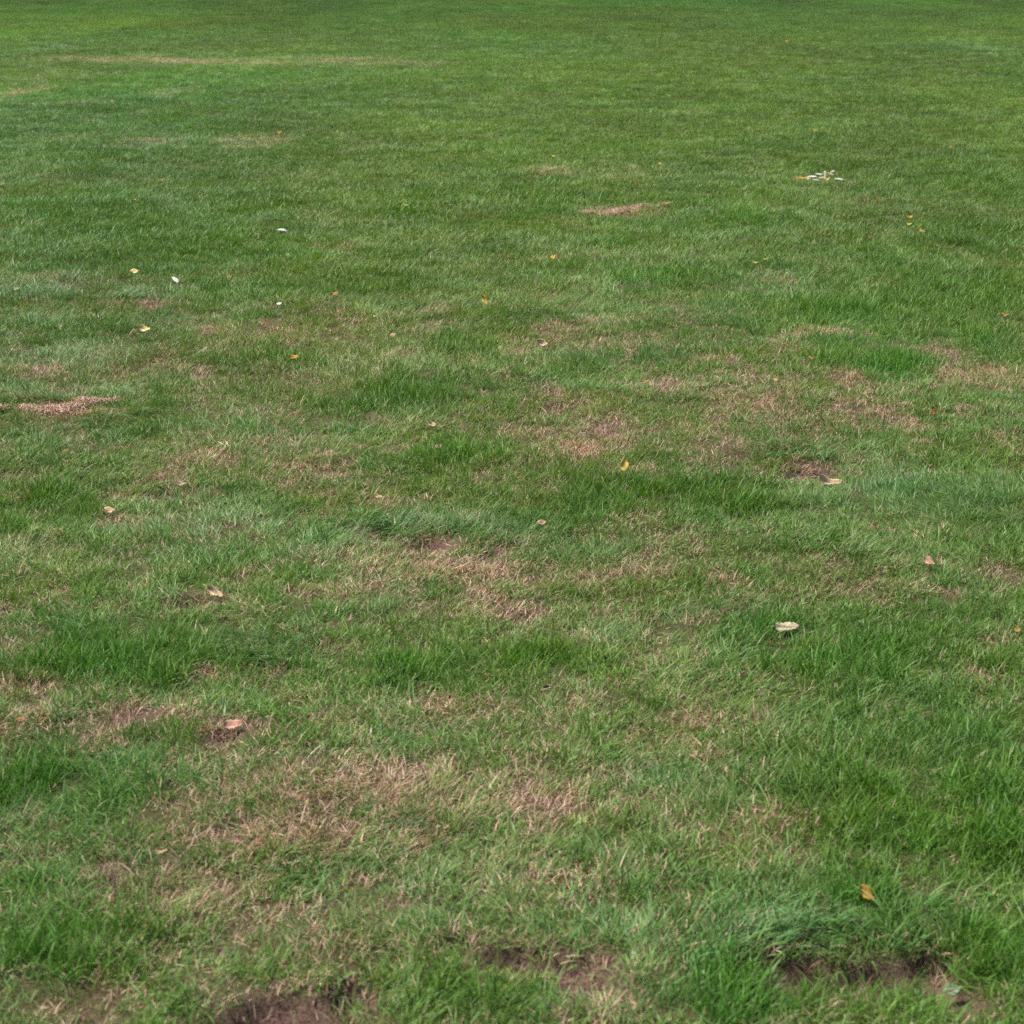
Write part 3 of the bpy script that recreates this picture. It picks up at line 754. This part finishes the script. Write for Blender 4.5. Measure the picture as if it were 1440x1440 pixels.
# two raked lines of dried clippings
def clippings(name, spots, n, label, group, seed):
    r = np.random.default_rng(seed)
    P = np.array([ground_xy(u, v) for u, v, _ in spots]); wv = np.array([w for *_, w in spots])
    t = r.random(n) * (len(P) - 1); i = np.minimum(t.astype(int), len(P) - 2); f = t - i
    cx = P[i, 0] * (1 - f) + P[i + 1, 0] * f; cy = P[i, 1] * (1 - f) + P[i + 1, 1] * f
    w = wv[i] * (1 - f) + wv[i + 1] * f
    q = np.clip(r.normal(0, .45, n), -1.3, 1.3)
    x = cx + r.normal(0, .012, n); y = cy + q * w * .55
    k = fbm(x, y, .10, 2, 8) > -.22
    x, y, q, w = x[k], y[k], q[k], w[k]; n = len(x)
    h = .015 * np.clip(1 - q * q, 0, 1) * (.6 + .5 * fbm(x, y, .08, 2, 7)) * np.clip(w / .1, .5, .75)
    z = height(x, y) + .006 + h * r.random(n) ** .5
    L = r.uniform(.02, .055, n); az = r.random(n) * 6.283; el = r.normal(.1, .35, n); ww = r.uniform(.0011, .0022, n)
    d = np.stack([np.cos(az) * np.cos(el), np.sin(az) * np.cos(el), np.sin(el)], 1)
    s = np.stack([-np.sin(az), np.cos(az), r.normal(0, .4, n)], 1)
    s /= np.linalg.norm(s, axis=1)[:, None]
    c = np.stack([x, y, z], 1); up = np.array([0, 0, 1.0]); bow = r.normal(.0, .006, n)[:, None] * up
    V = np.stack([c - d * L[:, None] / 2 - s * ww[:, None] / 2, c - d * L[:, None] / 2 + s * ww[:, None] / 2, c + bow - s * ww[:, None] / 2, c + bow + s * ww[:, None] / 2,
                  c + d * L[:, None] / 2 - s * ww[:, None] / 3, c + d * L[:, None] / 2 + s * ww[:, None] / 3], 1).reshape(-1, 3)
    k = np.arange(n)[:, None] * 6
    F = np.concatenate([k + np.array([[0, 1, 3, 2]]), k + np.array([[2, 3, 5, 4]])])
    me = mesh_np(name, V, [F], {'bw': ('FLOAT', np.repeat(np.clip(r.normal(.46, .28, n), 0, 1), 6).astype(np.float32))}, M_CLIP)
    return link(name, me, label=label, category='clippings', group=group, kind='stuff')
GCUT = 'dried grass clippings raked by the mower'
clippings('grass_clippings', [(-60,583,.05),(0,579,.06),(50,580,.07),(100,577,.07),(130,568,.07),(158,567,.03)], 5200,
          'long low strip of dried pinkish grass clippings lying across the green lawn', GCUT, 1)
clippings('grass_clippings', [(822,301,.10),(850,300,.17),(880,296,.16),(902,291,.10),(912,291,.04)], 2100,
          'short brown heap of dried grass clippings far out on the green lawn', GCUT, 2)
clippings('grass_clippings', [(918,293,.05),(930,290,.12),(942,288,.06)], 600,
          'small round knot of brown clippings at the end of the longer heap', GCUT, 3)

put_fleck(316, 1012, .056, .007, 97, 46, 'pale_blade', 'single broad pale green grass blade standing beside the dull pink-brown leaf', 'broad single blades', category='grass blade', name='grass_blade', curl=.15)

def crumb(seed):
    r = np.random.default_rng(seed)
    t = (1 + 5 ** .5) / 2
    V = np.array([(-1,t,0),(1,t,0),(-1,-t,0),(1,-t,0),(0,-1,t),(0,1,t),(0,-1,-t),(0,1,-t),(t,0,-1),(t,0,1),(-t,0,-1),(-t,0,1)], float) / 1.9
    F = np.array([(0,11,5),(0,5,1),(0,1,7),(0,7,10),(0,10,11),(1,5,9),(5,11,4),(11,10,2),(10,7,6),(7,1,8),(3,9,4),(3,4,2),(3,2,6),(3,6,8),(3,8,9),(4,9,5),(2,4,11),(6,2,10),(8,6,7),(9,8,1)])
    V = V * r.uniform(.65, 1.25, (12, 1)) * np.array([1, r.uniform(.6, 1), r.uniform(.5, .9)])
    return V, F, np.zeros(12), np.zeros(12), np.full(12, r.random())
def crumb_material():
    m, nt, N, L = new_mat('soil_crumb')
    bw = attr(nt, 'bw').outputs['Fac']
    c = mixc(nt, bw, (.055, .033, .027), (.21, .13, .105))
    p = N.new('ShaderNodeBsdfPrincipled'); L.new(c, p.inputs['Base Color'])
    p.inputs['Roughness'].default_value = .95; p.inputs['Specular IOR Level'].default_value = .15
    o = N.new('ShaderNodeOutputMaterial'); L.new(p.outputs[0], o.inputs[0])
    return m
M_CRUMB = crumb_material()
def lay_crumbs():
    r = np.random.default_rng(5)
    x, y = scatter(1.8, 7.5, lambda y: 9000, r)
    bare = field('bare', x, y)
    k = r.random(len(x)) < sstep(.35, .9, bare)
    x, y = x[k], y[k]; n = len(x)
    sz = .0011 * np.exp(r.normal(0, .55, n)); sz = np.minimum(sz, .007)
    z = height(x, y) + sz * .3
    rot = r.random((n, 3)) * 6.28
    return instancer('soil_crumbs', [crumb(k) for k in range(8)], np.stack([x, y, z], 1), rot, np.stack([sz] * 3, 1), r.integers(0, 8, n), np.zeros(n), np.ones((n, 3)), M_CRUMB,
                     label='loose brown soil crumbs on the bare worn patches', category='soil', kind='stuff')
V, F, *_ = crumb(41)
cx, cy = ground_xy(768, 971)
clod = link('soil_clod', mesh_np('soil_clod', V * np.array([.007, .005, .006]), [F], {'bw': ('FLOAT', np.zeros(12, np.float32))}, M_CRUMB),
            label='small black soil clod resting in mixed green and straw turf', category='clod')
clod.location = (cx, cy, zat(cx, cy) + .022)
LEAF_SPOTS.append((cx, cy, .016))

lay_crumbs()
lay_grass()
lay_straw()
